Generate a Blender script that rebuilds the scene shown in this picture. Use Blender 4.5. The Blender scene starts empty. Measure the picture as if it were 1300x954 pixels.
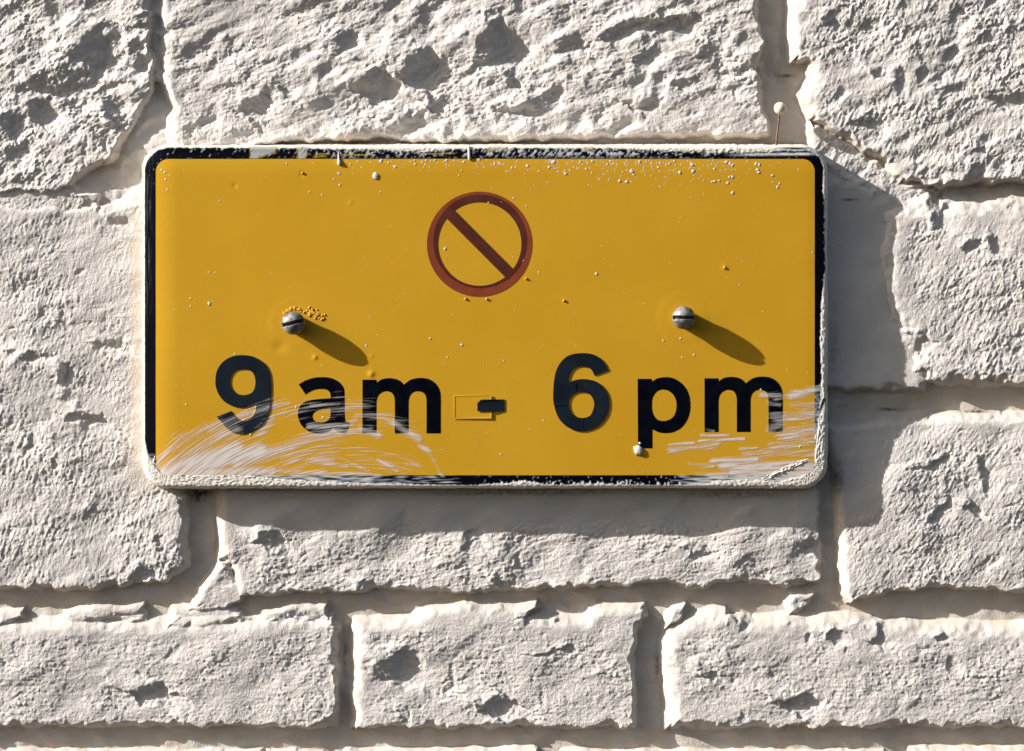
import bpy, math, random
import numpy as np
random.seed(7)
sc = bpy.context.scene
col = sc.collection
S = 0.0005                      # metres per unit of the layout grid (a 0.43 m wide sign is 870 units)
CX, CY, Z0 = 650.0, 477.0, 1.5  # layout origin and its height above the ground

# ------------------------------------------------------------------ camera, sky, sun, exposure
cam = bpy.data.objects.new('camera', bpy.data.cameras.new('camera'))
col.objects.link(cam); sc.camera = cam
D = 3500.0
FH = 31.0                       # how far the sign's front stands off the wall
cam.location = (0, -(D + FH) * S, (CY - 432) * S + Z0)
cam.rotation_euler = (math.radians(90), 0, 0)
cam.data.sensor_width = 36
cam.data.lens = 36 * D / 1300.0
cam.data.shift_y = -45 / 1300.0
cam.data.clip_start = 0.01; cam.data.clip_end = 200

T = 4.0                         # shadow length per unit of relief (low raking sun)
LX, LY = 0.877, 0.481
sv = np.array([-T * LX, -1.0, T * LY]); sv /= np.linalg.norm(sv)   # towards the sun
elev = math.asin(sv[2]); azim = math.atan2(sv[0], sv[1])           # azimuth from +Y, clockwise
w = bpy.data.worlds.new('World'); sc.world = w; w.use_nodes = True
nt = w.node_tree; bg = nt.nodes['Background']
sky = nt.nodes.new('ShaderNodeTexSky'); sky.sky_type = 'NISHITA'; sky.sun_disc = False
sky.sun_elevation = elev; sky.sun_rotation = azim
sky.air_density = 1.0; sky.dust_density = 3.0; sky.ozone_density = 0.6
nt.links.new(sky.outputs[0], bg.inputs[0]); bg.inputs[1].default_value = 0.055
sl = bpy.data.lights.new('sun', 'SUN'); sl.energy = 5.0; sl.angle = math.radians(0.5); sl.color = (1.0, 0.955, 0.90)
sun = bpy.data.objects.new('sun', sl); col.objects.link(sun)
from mathutils import Vector
sun.rotation_euler = Vector(sv.tolist()).to_track_quat('Z', 'Y').to_euler()
sun.location = (-1, -1, 3)
sc.view_settings.view_transform = 'Standard'; sc.view_settings.look = 'None'
sc.view_settings.gamma = 1.0
sc.view_settings.exposure = 0.62
sc.render.engine = 'CYCLES'

# ------------------------------------------------------------------ helpers
def W(x, y, h):
    return np.stack([(np.asarray(x) - CX) * S, -np.asarray(h) * S + 0 * np.asarray(x), (CY - np.asarray(y)) * S + Z0], -1)

_rng = np.random.default_rng(11)
PERM = _rng.permutation(512); PERM = np.concatenate([PERM, PERM, PERM])
ANG = _rng.random(512) * 2 * np.pi
GX, GY = np.cos(ANG).astype(np.float32), np.sin(ANG).astype(np.float32)
def perlin(x, y, seed=0):
    x = np.asarray(x, np.float32) + seed * 17.31; y = np.asarray(y, np.float32) + seed * 5.77
    xi = np.floor(x).astype(np.int32); yi = np.floor(y).astype(np.int32)
    xf = x - xi; yf = y - yi
    u = xf * xf * xf * (xf * (xf * 6 - 15) + 10); v = yf * yf * yf * (yf * (yf * 6 - 15) + 10)
    def g(ix, iy, fx, fy):
        k = PERM[(PERM[(ix + seed * 7) & 511] + iy) & 511]
        return GX[k] * fx + GY[k] * fy
    a = g(xi, yi, xf, yf); b = g(xi + 1, yi, xf - 1, yf)
    c = g(xi, yi + 1, xf, yf - 1); d = g(xi + 1, yi + 1, xf - 1, yf - 1)
    return (a + u * (b - a)) * (1 - v) + (c + u * (d - c)) * v * 1.0   # about -0.7..0.7
def fbm(x, y, oct=3, seed=0):
    s = 0; a = 1.0; f = 1.0
    for i in range(oct):
        s = s + a * perlin(x * f, y * f, seed + i); a *= 0.5; f *= 2.03
    return s
def sstep(a, b, x):
    t = np.clip((x - a) / (b - a), 0, 1); return t * t * (3 - 2 * t)

def mesh_grid(name, X, Y, H, attrs=None, keep=None, smooth=True):
    ny, nx = X.shape
    co = W(X, Y, H).reshape(-1, 3).astype(np.float32)
    i = np.arange(ny * nx).reshape(ny, nx)
    q = np.stack([i[1:, :-1], i[1:, 1:], i[:-1, 1:], i[:-1, :-1]], -1).reshape(-1, 4)
    if keep is not None:
        kk = (keep[1:, :-1] | keep[1:, 1:] | keep[:-1, 1:] | keep[:-1, :-1]).reshape(-1)
        q = q[kk]
        used = np.unique(q); rem = np.zeros(ny * nx, np.int64); rem[used] = np.arange(len(used))
        q = rem[q]; co = co[used]
    else: used = None
    return mesh_raw(name, co, q, {k: (v.reshape(-1, v.shape[-1]) if v.ndim == 3 else v.reshape(-1)) if used is None else
                                  (v.reshape(-1, v.shape[-1])[used] if v.ndim == 3 else v.reshape(-1)[used]) for k, v in (attrs or {}).items()}, smooth)
def mesh_raw(name, co, q, attrs=None, smooth=True):
    me = bpy.data.meshes.new(name)
    k = q.shape[1]
    me.vertices.add(len(co)); me.vertices.foreach_set('co', np.asarray(co, np.float32).ravel())
    me.loops.add(q.size); me.loops.foreach_set('vertex_index', q.astype(np.int32).ravel())
    me.polygons.add(len(q)); me.polygons.foreach_set('loop_start', (np.arange(len(q)) * k).astype(np.int32))
    me.polygons.foreach_set('use_smooth', np.full(len(q), smooth))
    me.update(calc_edges=True)
    for an, v in (attrs or {}).items():
        if v.ndim == 2:
            a = me.attributes.new(an, 'FLOAT_COLOR', 'POINT')
            c4 = np.ones((len(co), 4), np.float32); c4[:, :3] = v[:, :3]; a.data.foreach_set('color', c4.ravel())
        else:
            a = me.attributes.new(an, 'FLOAT', 'POINT'); a.data.foreach_set('value', v.astype(np.float32).ravel())
    me.validate()
    return me
def link(name, me, mat, parent=None, label=None, cat=None, **kw):
    o = bpy.data.objects.new(name, me); col.objects.link(o)
    if mat and me and not me.materials: me.materials.append(mat)
    if parent: o.parent = parent
    if label: o['label'] = label
    if cat: o['category'] = cat
    for k, v in kw.items(): o[k] = v
    return o

def poly_sdf(X, Y, P):          # negative inside
    P = np.asarray(P, np.float32); n = len(P)
    d = np.full(X.shape, 1e9, np.float32); inside = np.zeros(X.shape, bool)
    for i in range(n):
        ax, ay = P[i]; bx, by = P[(i + 1) % n]
        ex, ey = bx - ax, by - ay; wx, wy = X - ax, Y - ay
        t = np.clip((wx * ex + wy * ey) / (ex * ex + ey * ey + 1e-9), 0, 1)
        dx, dy = wx - ex * t, wy - ey * t
        d = np.minimum(d, dx * dx + dy * dy)
        c = (ay > Y) != (by > Y)
        if ey != 0:
            inside ^= c & (X < ex * (Y - ay) / ey + ax)
    d = np.sqrt(d); return np.where(inside, -d, d)
def seg_d(X, Y, x0, y0, x1, y1):
    ex, ey = x1 - x0, y1 - y0
    t = np.clip(((X - x0) * ex + (Y - y0) * ey) / (ex * ex + ey * ey + 1e-9), 0, 1)
    return np.hypot(X - x0 - ex * t, Y - y0 - ey * t)

# ------------------------------------------------------------------ materials
def new_mat(name, base=(.5, .5, .5), rough=.5, metal=0.0, attr=None, spec=0.5):
    m = bpy.data.materials.new(name); m.use_nodes = True
    b = m.node_tree.nodes['Principled BSDF']
    b.inputs['Base Color'].default_value = (*base, 1); b.inputs['Roughness'].default_value = rough
    b.inputs['Metallic'].default_value = metal; b.inputs['Specular IOR Level'].default_value = spec
    if attr:
        a = m.node_tree.nodes.new('ShaderNodeAttribute'); a.attribute_name = attr
        m.node_tree.links.new(a.outputs['Color'], b.inputs['Base Color'])
    return m
def add_bump(m, scale, dist, strength=1.0, detail=3, stretch=None):
    n = m.node_tree; b = n.nodes['Principled BSDF']
    tc = n.nodes.new('ShaderNodeTexCoord'); no = n.nodes.new('ShaderNodeTexNoise'); bu = n.nodes.new('ShaderNodeBump')
    no.inputs['Scale'].default_value = scale; no.inputs['Detail'].default_value = detail
    src = tc.outputs['Object']
    if stretch:
        mp = n.nodes.new('ShaderNodeMapping'); mp.inputs['Scale'].default_value = stretch
        n.links.new(src, mp.inputs['Vector']); src = mp.outputs[0]
    n.links.new(src, no.inputs['Vector']); n.links.new(no.outputs[0], bu.inputs['Height'])
    bu.inputs['Distance'].default_value = dist; bu.inputs['Strength'].default_value = strength
    prev = b.inputs['Normal'].links
    if prev: n.links.new(prev[0].from_socket, bu.inputs['Normal'])
    n.links.new(bu.outputs[0], b.inputs['Normal']); return m
def vary(m, c1, c2, scale, stretch=None, lo=.35, hi=.65):
    n = m.node_tree; b = n.nodes['Principled BSDF']
    tc = n.nodes.new('ShaderNodeTexCoord'); no = n.nodes.new('ShaderNodeTexNoise'); r = n.nodes.new('ShaderNodeValToRGB')
    no.inputs['Scale'].default_value = scale; no.inputs['Detail'].default_value = 5
    src = tc.outputs['Object']
    if stretch:
        mp = n.nodes.new('ShaderNodeMapping'); mp.inputs['Scale'].default_value = stretch
        n.links.new(src, mp.inputs['Vector']); src = mp.outputs[0]
    n.links.new(src, no.inputs['Vector']); n.links.new(no.outputs[0], r.inputs[0])
    r.color_ramp.elements[0].position = lo; r.color_ramp.elements[1].position = hi
    r.color_ramp.elements[0].color = (*c1, 1); r.color_ramp.elements[1].color = (*c2, 1)
    n.links.new(r.outputs[0], b.inputs['Base Color']); return m

M_wall = add_bump(new_mat('masonry_paint', rough=.8, attr='tint', spec=.3), 1100, 0.0005, .9, 4)
M_yel = new_mat('yellow_enamel', (.62, .31, .018), .5, spec=.15)
vary(M_yel, (.655, .355, .017), (.705, .388, .024), 20, lo=.3, hi=.7)
add_bump(M_yel, 260, 0.00006, .35, 3)
M_border = add_bump(new_mat('border_paint', rough=.5, attr='tint', spec=.06), 1400, 0.00012, .6, 3)
M_black = vary(new_mat('black_print', (.004, .005, .010), .45, spec=.03), (.0015, .002, .005), (.0035, .0045, .010), 120)
M_navy = vary(new_mat('dark_vinyl', (.008, .014, .024), .5, spec=.12), (.006, .010, .019), (.012, .020, .032), 60)
add_bump(M_navy, 300, 0.0001, .4, 3)
M_red = vary(new_mat('faded_red', (.30, .055, .018), .5, spec=.2), (.235, .048, .020), (.285, .062, .026), 90)
M_dkred = vary(new_mat('dark_red', (.09, .022, .012), .5, spec=.2), (.080, .019, .010), (.11, .028, .016), 90)
M_spat = add_bump(new_mat('white_paint_drops', (.72, .69, .67), .5, spec=.2), 1500, 0.0001, .4)
M_flake = add_bump(new_mat('yellow_paint_crumbs', (.70, .36, .02), .5), 1200, 0.0002, .8)
M_screw = vary(new_mat('screw_metal', (.4, .4, .4), .55, .35), (.10, .10, .105), (.40, .39, .38), 330)
add_bump(M_screw, 900, 0.00012, .6)
M_slot = new_mat('slot_dark', (.03, .028, .026), .7)
M_rust = vary(new_mat('rusty_steel', (.12, .05, .03), .55, .5), (.10, .04, .03), (.28, .16, .12), 700)
M_pearl = add_bump(new_mat('cream_plastic', (.88, .73, .56), .4), 700, 0.0001, .3)
def film(name, base, rough=.6):     # thin dragged paint: covers by its attribute
    m = new_mat(name, base, rough); n = m.node_tree; b = n.nodes['Principled BSDF']
    a = n.nodes.new('ShaderNodeAttribute'); a.attribute_name = 'cover'
    n.links.new(a.outputs['Fac'], b.inputs['Alpha']); return m
M_smear = film('dragged_white_paint', (.86, .80, .77))
M_scr = film('scratched_enamel', (.80, .55, .16))

# ------------------------------------------------------------------ the painted rough-stone wall (relief is real geometry)
def axis(a, b, step, lo, hi):
    core = np.arange(a, b + .01, step); L = []; R = []
    x = a; d = step
    while x > lo: d *= 1.08; x -= min(d, 14); L.append(x)
    x = core[-1]; d = step
    while x < hi: d *= 1.08; x += min(d, 14); R.append(x)
    return np.array(L[::-1] + core.tolist() + R, np.float32)
gx = axis(-40, 1340, 1.12, -800, 2100); gy = axis(-40, 994, 1.12, -560, 1500)
X, Y = np.meshgrid(gx, gy); X = X.astype(np.float32); Y = Y.astype(np.float32)
wx = X + 5.5 * perlin(X / 34, Y / 34, 1) + 4.6 * perlin(X / 15, Y / 14, 2) + 1.0 * perlin(X / 6.5, Y / 6, 3)
wy = Y + 5.5 * perlin(X / 34, Y / 34, 4) + 4.6 * perlin(X / 15, Y / 14, 5) + 1.0 * perlin(X / 6.5, Y / 6, 6)
H = -17.0 + 3.0 * perlin(X / 46, Y / 40, 8) + 1.3 * perlin(X / 17, Y / 14, 7)
ROUGH = np.full(X.shape, 0.22, np.float32)         # how crusty the skin is
EDGE = np.zeros(X.shape, np.float32)               # paint pooled smooth over the edges turned to the sun
FACE = np.zeros(X.shape, np.float32)               # 1 on stone faces, 0 in joints

def win(P, pad):
    P = np.asarray(P); x0, y0 = P.min(0) - pad; x1, y1 = P.max(0) + pad
    return slice(np.searchsorted(gy, y0), np.searchsorted(gy, y1)), slice(np.searchsorted(gx, x0), np.searchsorted(gx, x1))
def block(P, top=0.0, rad=11.0, rough=1.0, base=None):
    s = win(P, 30)
    d = -poly_sdf(wx[s], wy[s], P)                  # positive inside
    sx, sy = X[s] + 4.5 * perlin(X[s] / 42, Y[s] / 38, 17) + 1.2 * perlin(X[s] / 14, Y[s] / 13, 18), Y[s] + 4.5 * perlin(X[s] / 42, Y[s] / 38, 19) + 1.2 * perlin(X[s] / 14, Y[s] / 13, 16)
    ds = -poly_sdf(sx, sy, P)
    gyy, gxx = np.gradient(ds, gy[s[0]], gx[s[1]])      # inward normal; edges turned to the upper left are worn rounder
    tl = sstep(.02, .42, gxx * .88 + gyy * .48)
    d = d * (1 - tl) + (ds + 5.5) * tl
    rd = rad * (.65 + 1.35 * tl) * np.clip(1 + (1 - .75 * tl) * (1.5 * perlin(X[s] / 28, Y[s] / 28, 12) + .7 * perlin(X[s] / 9, Y[s] / 9, 13)), .35, 2.4)
    t = np.clip(d / rd, 0, 1); prof = (1 - (1 - t) ** 2.2) * (1 - .25 * (1 - t) * (1 - tl))
    new = H[s] + (top - H[s]) * prof
    up = new > H[s]
    H[s] = np.where(up, new, H[s])
    k = sstep(0, rad * (.9 + 1.3 * tl), d)
    ROUGH[s] = np.where(up, ROUGH[s] * (1 - k) + rough * k, ROUGH[s])
    FACE[s] = np.maximum(FACE[s], k)
    EDGE[s] = np.where(up, EDGE[s] * (1 - k) + tl * (1 - sstep(rad * 1.6, rad * 2.9, d)) * (rough > .3), EDGE[s])
def pit(P, k=1.0):
    """a hollow: the face swells a little, falls away from the sun across P, then comes back up slowly"""
    P = np.asarray(P, np.float64); A = P[:, 0] * LX + P[:, 1] * LY; Q = -P[:, 0] * LY + P[:, 1] * LX
    qs = np.linspace(Q.min(), Q.max(), 48); a0 = np.full(48, np.nan); a1 = np.full(48, np.nan)
    for j, q_ in enumerate(np.clip(qs, Q.min() + 1e-3, Q.max() - 1e-3)):
        xs = []
        for i in range(len(P)):
            q0, q1 = Q[i], Q[(i + 1) % len(P)]
            if (q0 > q_) != (q1 > q_): xs.append(A[i] + (A[(i + 1) % len(P)] - A[i]) * (q_ - q0) / (q1 - q0))
        a0[j], a1[j] = min(xs), max(xs)
    E = a1 - a0; Em = E.max(); s = win(P, 2.0 * Em + 6)
    jx = 9 * perlin(X[s] / 30, Y[s] / 26, 36) + 6 * perlin(X[s] / 13, Y[s] / 11, 9) + 3.0 * perlin(X[s] / 5.5, Y[s] / 5, 10); jy = 9 * perlin(X[s] / 30, Y[s] / 26, 37) + 6 * perlin(X[s] / 13, Y[s] / 11, 14) + 3.0 * perlin(X[s] / 5.5, Y[s] / 5, 15)
    xx, yy = X[s] + jx, Y[s] + jy
    a_ = xx * LX + yy * LY; q_ = -xx * LY + yy * LX
    qw = (qs[-1] - qs[0])
    e = np.interp(q_, np.r_[qs[0] - 5, qs, qs[-1] + 5], np.r_[0, E, 0]); st = np.interp(q_, qs, a0)
    t = (a_ - st) / (e + 2.0)
    prof = np.interp(t, [-1.5, -.8, 0, .12, .86, 1.05, 1.7, 2.6], [0, .12, .42, .38, -.52, -.50, -.20, 0])
    H[s] += (.24 + .12 * k) * np.minimum(e, 46) * prof
B = 92
block([(-230,-90),(186,-90),(190,20),(193,95),(186,122),(160,165),(140,200),(100,222),(76,243),(-230,245)], 3, 8, 1.5)
block([(200,-90),(964,-90),(968,20),(974,50),(962,80),(974,120),(984,170),(960,176),(880,172),(600,178),(545,182),(478,174),(430,178),(380,178),(212,200),(206,152),(214,134),(205,110),(197,60)], 2, 9, 1.0)
block([(1008,-90),(1530,-90),(1530,232),(1250,232),(1205,236),(1150,230),(1132,206),(1100,190),(1062,166),(1034,146),(1020,120),(1032,95),(1028,80),(1009,76),(1006,40)], 5, 10, 1.15)
block([(-230,256),(60,254),(120,258),(150,248),(172,230),(200,222),(236,600),(236,640),(233,690),(238,722),(205,744),(100,753),(-230,750)], 1, 11, 1.0)
block([(-230,222),(80,228),(128,246),(110,275),(-230,278)], -1.5, 12, 1.1)
block([(176,-90),(212,-90),(212,60),(206,105),(180,100)], -7, 12, .9)
block([(150,120),(232,120),(240,230),(190,262),(70,262),(90,222),(140,190)], -9, 14, .22)
block([(1122,262),(1150,250),(1187,242),(1205,246),(1530,236),(1530,490),(1240,492),(1180,485),(1150,460),(1158,440),(1136,415),(1112,350)], 3.5, 20, 1.1)
block([(1034,150),(1100,188),(1150,226),(1195,238),(1165,268),(1120,250),(1060,215),(1030,190)], -7, 9, 1.1)
block([(1010,196),(1130,235),(1165,260),(1175,400),(1185,470),(1180,500),(1040,500)], -3, 16, .10)
block([(1052,540),(1120,534),(1182,527),(1250,530),(1530,522),(1530,755),(1300,756),(1180,751),(1100,762),(1084,768),(1075,755),(1070,720),(1068,670),(1064,600)], 2, 9, .9)
block([(276,655),(270,590),(1040,590),(1047,650),(1047,745),(1000,750),(940,742),(870,752),(850,742),(800,748),(700,752),(620,757),(560,758),(480,752),(455,757),(300,762),(290,722),(275,710)], 0, 9, .95)
block([(275,714),(292,724),(305,768),(262,784),(236,776),(250,752),(262,735)], -3, 8, 1.0)
block([(215,776),(260,772),(300,776),(320,792),(210,800)], -5, 8, .8)
block([(-230,795),(60,791),(180,793),(350,788),(420,786),(429,800),(425,840),(431,870),(428,930),(-230,930)], 0, 12, .9)
block([(-10,782),(22,779),(28,792),(-10,800)], -4, 7, .9)
block([(78,782),(112,772),(178,773),(180,792),(80,798)], -5, 7, 1.1)
block([(330,782),(372,772),(412,772),(420,800),(330,800)], -4, 7, 1.1)
block([(446,800),(450,790),(520,787),(546,775),(592,768),(640,771),(682,768),(687,774),(670,786),(742,789),(758,773),(822,771),(822,788),(812,810),(809,860),(812,930),(446,930)], 0, 11, .95)
block([(848,800),(870,789),(905,780),(925,778),(960,789),(1000,786),(1060,785),(1120,790),(1200,796),(1530,796),(1530,930),(850,930),(846,860),(843,820)], 1, 13, .85)
block([(847,802),(850,786),(858,776),(873,772),(872,792)], -4, 6, 1.0)
block([(1003,770),(1010,758),(1038,757),(1030,770),(1018,784),(1008,782)], -4, 6, 1.2)
# the courses that go on beyond the picture
rg = random.Random(3)
def course(y0, y1, x0, x1):
    x = x0
    while x < x1:
        wdt = rg.uniform(260, 520); e = min(x + wdt, x1)
        if e - x > 60: block([(x + rg.uniform(-4, 4), y0 + rg.uniform(-4, 4)), (e - 30, y0 + rg.uniform(-4, 4)), (e - 28, y1 + rg.uniform(-4, 4)), (x, y1)], rg.uniform(-1, 4), 11, rg.uniform(.8, 1.2))
        x = e
course(960, 1095, -790, 2090); course(1124, 1290, -700, 2090); course(1320, 1490, -790, 2090)
course(-300, -118, -790, 2090); course(-550, -330, -700, 2090)
for (a, b) in ((-90, 232), (258, 480), (510, 755), (790, 930)):
    course(a, b, -790, -232); course(a, b, 1560, 2090)

# broad swell of the faces and crusty relief, before the hollows are cut
H += FACE * (1 - .5 * EDGE) * (4.6 * perlin(X / 125, Y / 95, 20) + 2.4 * perlin(X / 55, Y / 44, 21))
H += 8.0 * np.exp(-((X - 1150) / 42) ** 2 - ((Y - 628) / 42) ** 2) - 7.0 * np.exp(-((X - 1175) / 36) ** 2 - ((Y - 533) / 24) ** 2)
H += FACE * 5.5 * perlin(X / 62, Y / 60, 23) * sstep(630, 660, Y) * (1 - sstep(735, 750, Y)) * sstep(280, 325, X) * (1 - sstep(1005, 1040, X))
pits = [
 ([(95,42),(110,28),(130,22),(148,35),(142,60),(130,80),(85,82),(80,65)], 1), ([(30,92),(75,78),(130,85),(118,105),(70,118),(35,112)], .6),
 ([(156,52),(172,45),(180,55),(174,85),(158,80)], 1.1), ([(188,10),(196,12),(200,45),(199,88),(190,85),(188,50)], 2.2), ([(160,26),(178,12),(198,16),(196,30),(176,32)], .8),
 ([(122,118),(146,116),(149,150),(146,165),(134,164),(124,140)], .9), ([(0,145),(14,142),(15,168),(0,172)], 1), ([(30,130),(56,118),(61,140),(44,156),(32,150)], .7),
 ([(298,136),(318,120),(336,110),(341,122),(328,140),(304,145)], .9), ([(350,108),(360,110),(366,126),(354,126)], 1), ([(311,154),(324,150),(325,160),(312,161)], 1),
 ([(434,112),(452,92),(470,82),(478,90),(492,84),(495,100),(486,118),(460,119)], 1), ([(501,92),(508,72),(520,60),(545,55),(559,72),(552,92),(538,106),(512,103)], .9),
 ([(528,126),(545,112),(562,112),(566,126),(548,135)], .8), ([(478,160),(500,146),(522,142),(542,142),(530,152),(500,168)], .7), ([(427,168),(450,160),(475,166),(476,184),(430,184)], .45),
 ([(612,20),(636,10),(641,30),(648,50),(645,68),(625,84),(602,82),(582,102),(575,96),(596,80),(607,62),(604,40)], .9),
 ([(637,100),(646,90),(657,95),(660,107),(642,108)], .9), ([(610,132),(640,128),(670,125),(688,113),(702,115),(686,135),(664,142),(638,139)], .55),
 ([(705,62),(728,46),(752,48),(750,56),(730,60),(714,69)], .8), ([(755,45),(775,28),(800,18),(842,14),(872,20),(840,32),(800,36),(780,50),(765,55)], .7),
 ([(796,78),(806,66),(822,58),(836,50),(836,62),(818,74),(802,82)], .8), ([(768,86),(784,76),(795,74),(786,88),(772,92)], .7), ([(786,128),(812,120),(842,118),(838,128),(800,136)], .6),
 ([(880,66),(905,52),(920,48),(915,62),(892,74)], .5), ([(850,104),(868,92),(876,98),(864,108)], .7),
 ([(940,88),(946,72),(958,64),(975,60),(975,86),(955,84)], .9), ([(915,86),(932,78),(948,80),(944,92),(920,92)], .7), ([(850,20),(880,10),(890,18),(872,34),(856,36)], .5),
 ([(1154,234),(1190,238),(1222,228),(1236,206),(1250,200),(1252,228),(1230,243),(1190,246)], .9), ([(1183,246),(1194,244),(1201,262),(1197,288),(1187,286)], 1.2),
 ([(1254,116),(1276,108),(1300,108),(1302,122),(1280,132),(1258,128)], .5), ([(1105,86),(1122,82),(1128,94),(1112,98)], .7), ([(1210,4),(1222,2),(1226,12),(1212,14)], .7),
 ([(1220,310),(1236,300),(1250,302),(1240,313),(1224,316)], .9), ([(1258,304),(1270,298),(1278,306),(1272,322),(1260,318)], .8), ([(1162,424),(1174,420),(1182,432),(1176,450),(1164,448)], .9),
 ([(1158,596),(1180,588),(1206,578),(1208,584),(1186,594),(1162,601)], 1.2), ([(1180,660),(1196,632),(1206,620),(1208,632),(1198,652),(1186,672)], .45), ([(1247,582),(1256,578),(1258,600),(1256,632),(1248,618)], .8),
 ([(1220,644),(1236,640),(1250,646),(1234,652)], .8), ([(581,698),(588,680),(606,674),(604,690),(592,700)], .8), ([(619,744),(628,733),(640,735),(638,748)], .8),
 ([(450,756),(454,738),(466,736),(474,756)], 1), ([(690,768),(700,752),(727,745),(728,760),(716,768)], .7),
 ([(470,868),(476,840),(490,832),(522,826),(522,852),(510,866)], .3), ([(654,832),(700,828),(728,822),(727,829),(690,834)], .8),
 ([(318,694),(326,680),(348,674),(352,688),(338,697)], .8), ([(152,738),(164,722),(180,716),(187,730),(170,740)], .8), ([(188,700),(192,684),(200,680),(202,696)], .8),
 ([(64,460),(78,460),(84,480),(82,494),(70,492)], .7), ([(73,528),(94,522),(124,524),(122,535),(84,535)], .7), ([(13,568),(24,550),(35,546),(36,558),(22,570)], .8), ([(108,438),(130,431),(152,430),(150,440),(112,443)], .6),
 ([(0,450),(30,444),(58,445),(56,452),(20,456)], .5), ([(94,250),(104,246),(112,252),(106,258)], .8), ([(128,272),(148,270),(152,280),(134,284)], .7),
 ([(886,858),(898,850),(912,852),(910,862),(890,864)], .8), ([(1052,812),(1062,802),(1074,806),(1066,818)], .8), ([(1106,818),(1112,804),(1124,806),(1118,822)], .8), ([(1190,812),(1206,806),(1212,814),(1196,820)], .7),
 ([(420,905),(426,850),(431,850),(430,905)], .5), ([(600,900),(640,885),(660,895),(630,915)], .6), ([(980,890),(1030,880),(1040,896),(1000,905)], .6), ([(150,880),(200,868),(214,884),(170,896)], .6),
 ([(1040,20),(1060,14),(1066,26),(1048,32)], .6), ([(1090,150),(1110,142),(1120,152),(1100,160)], .5), ([(1040,700),(1046,690),(1050,720),(1040,726)], .5), ([(1010,690),(1030,682),(1038,694),(1020,704)], .8), ([(870,700),(900,694),(906,704),(880,710)], .5),
]
for P, k in pits: pit(P, k)
ub = X * math.cos(-.38) + Y * math.sin(-.38); vb = -X * math.sin(-.38) + Y * math.cos(-.38)       # slanting ledges in the stone, strongest in the top course
ubw = ub + 12 * perlin(X / 50, Y / 50, 24); vbw = vb + 9 * perlin(X / 45, Y / 40, 25) + 3 * perlin(X / 14, Y / 14, 22)
led = np.where(Y < 240, 1.0, .35) * np.where(X > 1010, .7, 1.0)
H += FACE * (1 - .7 * EDGE) * led * (3.5 * perlin(ubw / 62, vbw / 21, 34) + 1.6 * perlin(ubw / 30, vbw / 11, 35))
# small random hollows and crumbs scattered over the faces (more on the upper, rougher stones)
for i in range(520):
    cx, cy = rg.uniform(-60, 1360), rg.uniform(-60, 1010)
    if i < 250: cy = rg.uniform(-60, 240)
    r = rg.uniform(3, 9) * (1.35 if cy < 240 else 1)
    s = win([(cx - r, cy - r), (cx + r, cy + r)], 8)
    if rg.random() < .5: a = rg.uniform(0, math.pi)
    else: a = -.5
    e = rg.uniform(1.0, 2.4); ca, sa = math.cos(a), math.sin(a)
    dx, dy = (wx[s] - cx), (wy[s] - cy)
    dd = np.hypot((dx * ca + dy * sa) / e, -dx * sa + dy * ca) / r
    amp = r * rg.uniform(.10, .26) * (-1 if rg.random() < .62 else .8)
    H[s] += amp * (1 - sstep(.35, 1.15, dd)) * FACE[s]

# local character: crustiness map, direction of the brush drag
crust = ROUGH.copy()
crust *= 1 + .5 * np.clip(perlin(X / 90, Y / 70, 30) * 2, -1, 1)
crust *= .92 - .72 * np.clip(EDGE, 0, 1)
near_sign = np.exp(-np.maximum(0, np.maximum(np.maximum(150 - X, X - 1080) * 0, 0)))  # placeholder of ones
smooth_left = sstep(150, 172, X) * (1 - sstep(186, 200, X)) * sstep(250, 300, Y) * (1 - sstep(600, 640, Y))
smooth_under = sstep(250, 290, X) * (1 - sstep(1040, 1060, X)) * sstep(600, 615, Y) * (1 - sstep(655, 685, Y))
crust *= (1 - .8 * smooth_left) * (1 - .85 * smooth_under)
smooth_r = (1 - sstep(1105, 1150, X)) * sstep(1045, 1055, X) * sstep(500, 540, Y) * (1 - sstep(640, 665, Y))
crust *= (1 - .8 * smooth_r)
def turned(deg): a_ = math.radians(deg); return X * math.cos(a_) + Y * math.sin(a_), -X * math.sin(a_) + Y * math.cos(a_)
zone = [(Y < 250) & (X < 195), (Y < 250) & (X >= 195) & (X < 1005), (Y < 250), (X < 250) & (Y < 770), (X > 1060) & (Y < 505), (X > 1060) & (Y < 775), (Y < 775)]
degs = [-40, -16, -62, -72, -66, -56, -10]
uv = [turned(d_) for d_ in degs] + [turned(3)]
u = np.select(zone, [q_[0] for q_ in uv[:-1]], uv[-1][0]); v = np.select(zone, [q_[1] for q_ in uv[:-1]], uv[-1][1])   # u along the brush, v across it
del uv
uw = u + 3 * perlin(X / 9, Y / 9, 27); vw = v + 3 * perlin(X / 9, Y / 9, 28)
patch = np.clip(.55 + 1.1 * perlin(X / 46, Y / 40, 26), .15, 1.3)  # crusty here, nearly plain there
bil = np.abs(perlin(wx / 26, wy / 20, 31)) * 2 - .5
big = fbm(wx / 34, wy / 26, 3, 33)
H += crust * (1.15 * big - .45 * bil * np.clip(crust, 0, 1.5))
H += crust * patch * .8 * fbm(uw / 15, vw / 8.5, 2, 41)
H += (crust * (.25 + .75 * patch) * 1.0 + .02) * perlin(uw / 8.5, vw / 4.6, 45)
core = (X > -60) & (X < 1360) & (Y > -60) & (Y < 1010)
H += np.where(core, crust * .55 * perlin(u / 4.6, v / 2.9, 50), 0)
H += np.where(core, crust * .40 * perlin(X / 2.6, Y / 2.6, 51), 0)
pop = np.clip(perlin(X / 4.2, Y / 4.0, 52) - .26, 0, 1) * 5.0; H += np.where(core, crust * patch * pop * .95, 0)     # little grains standing out
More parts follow.
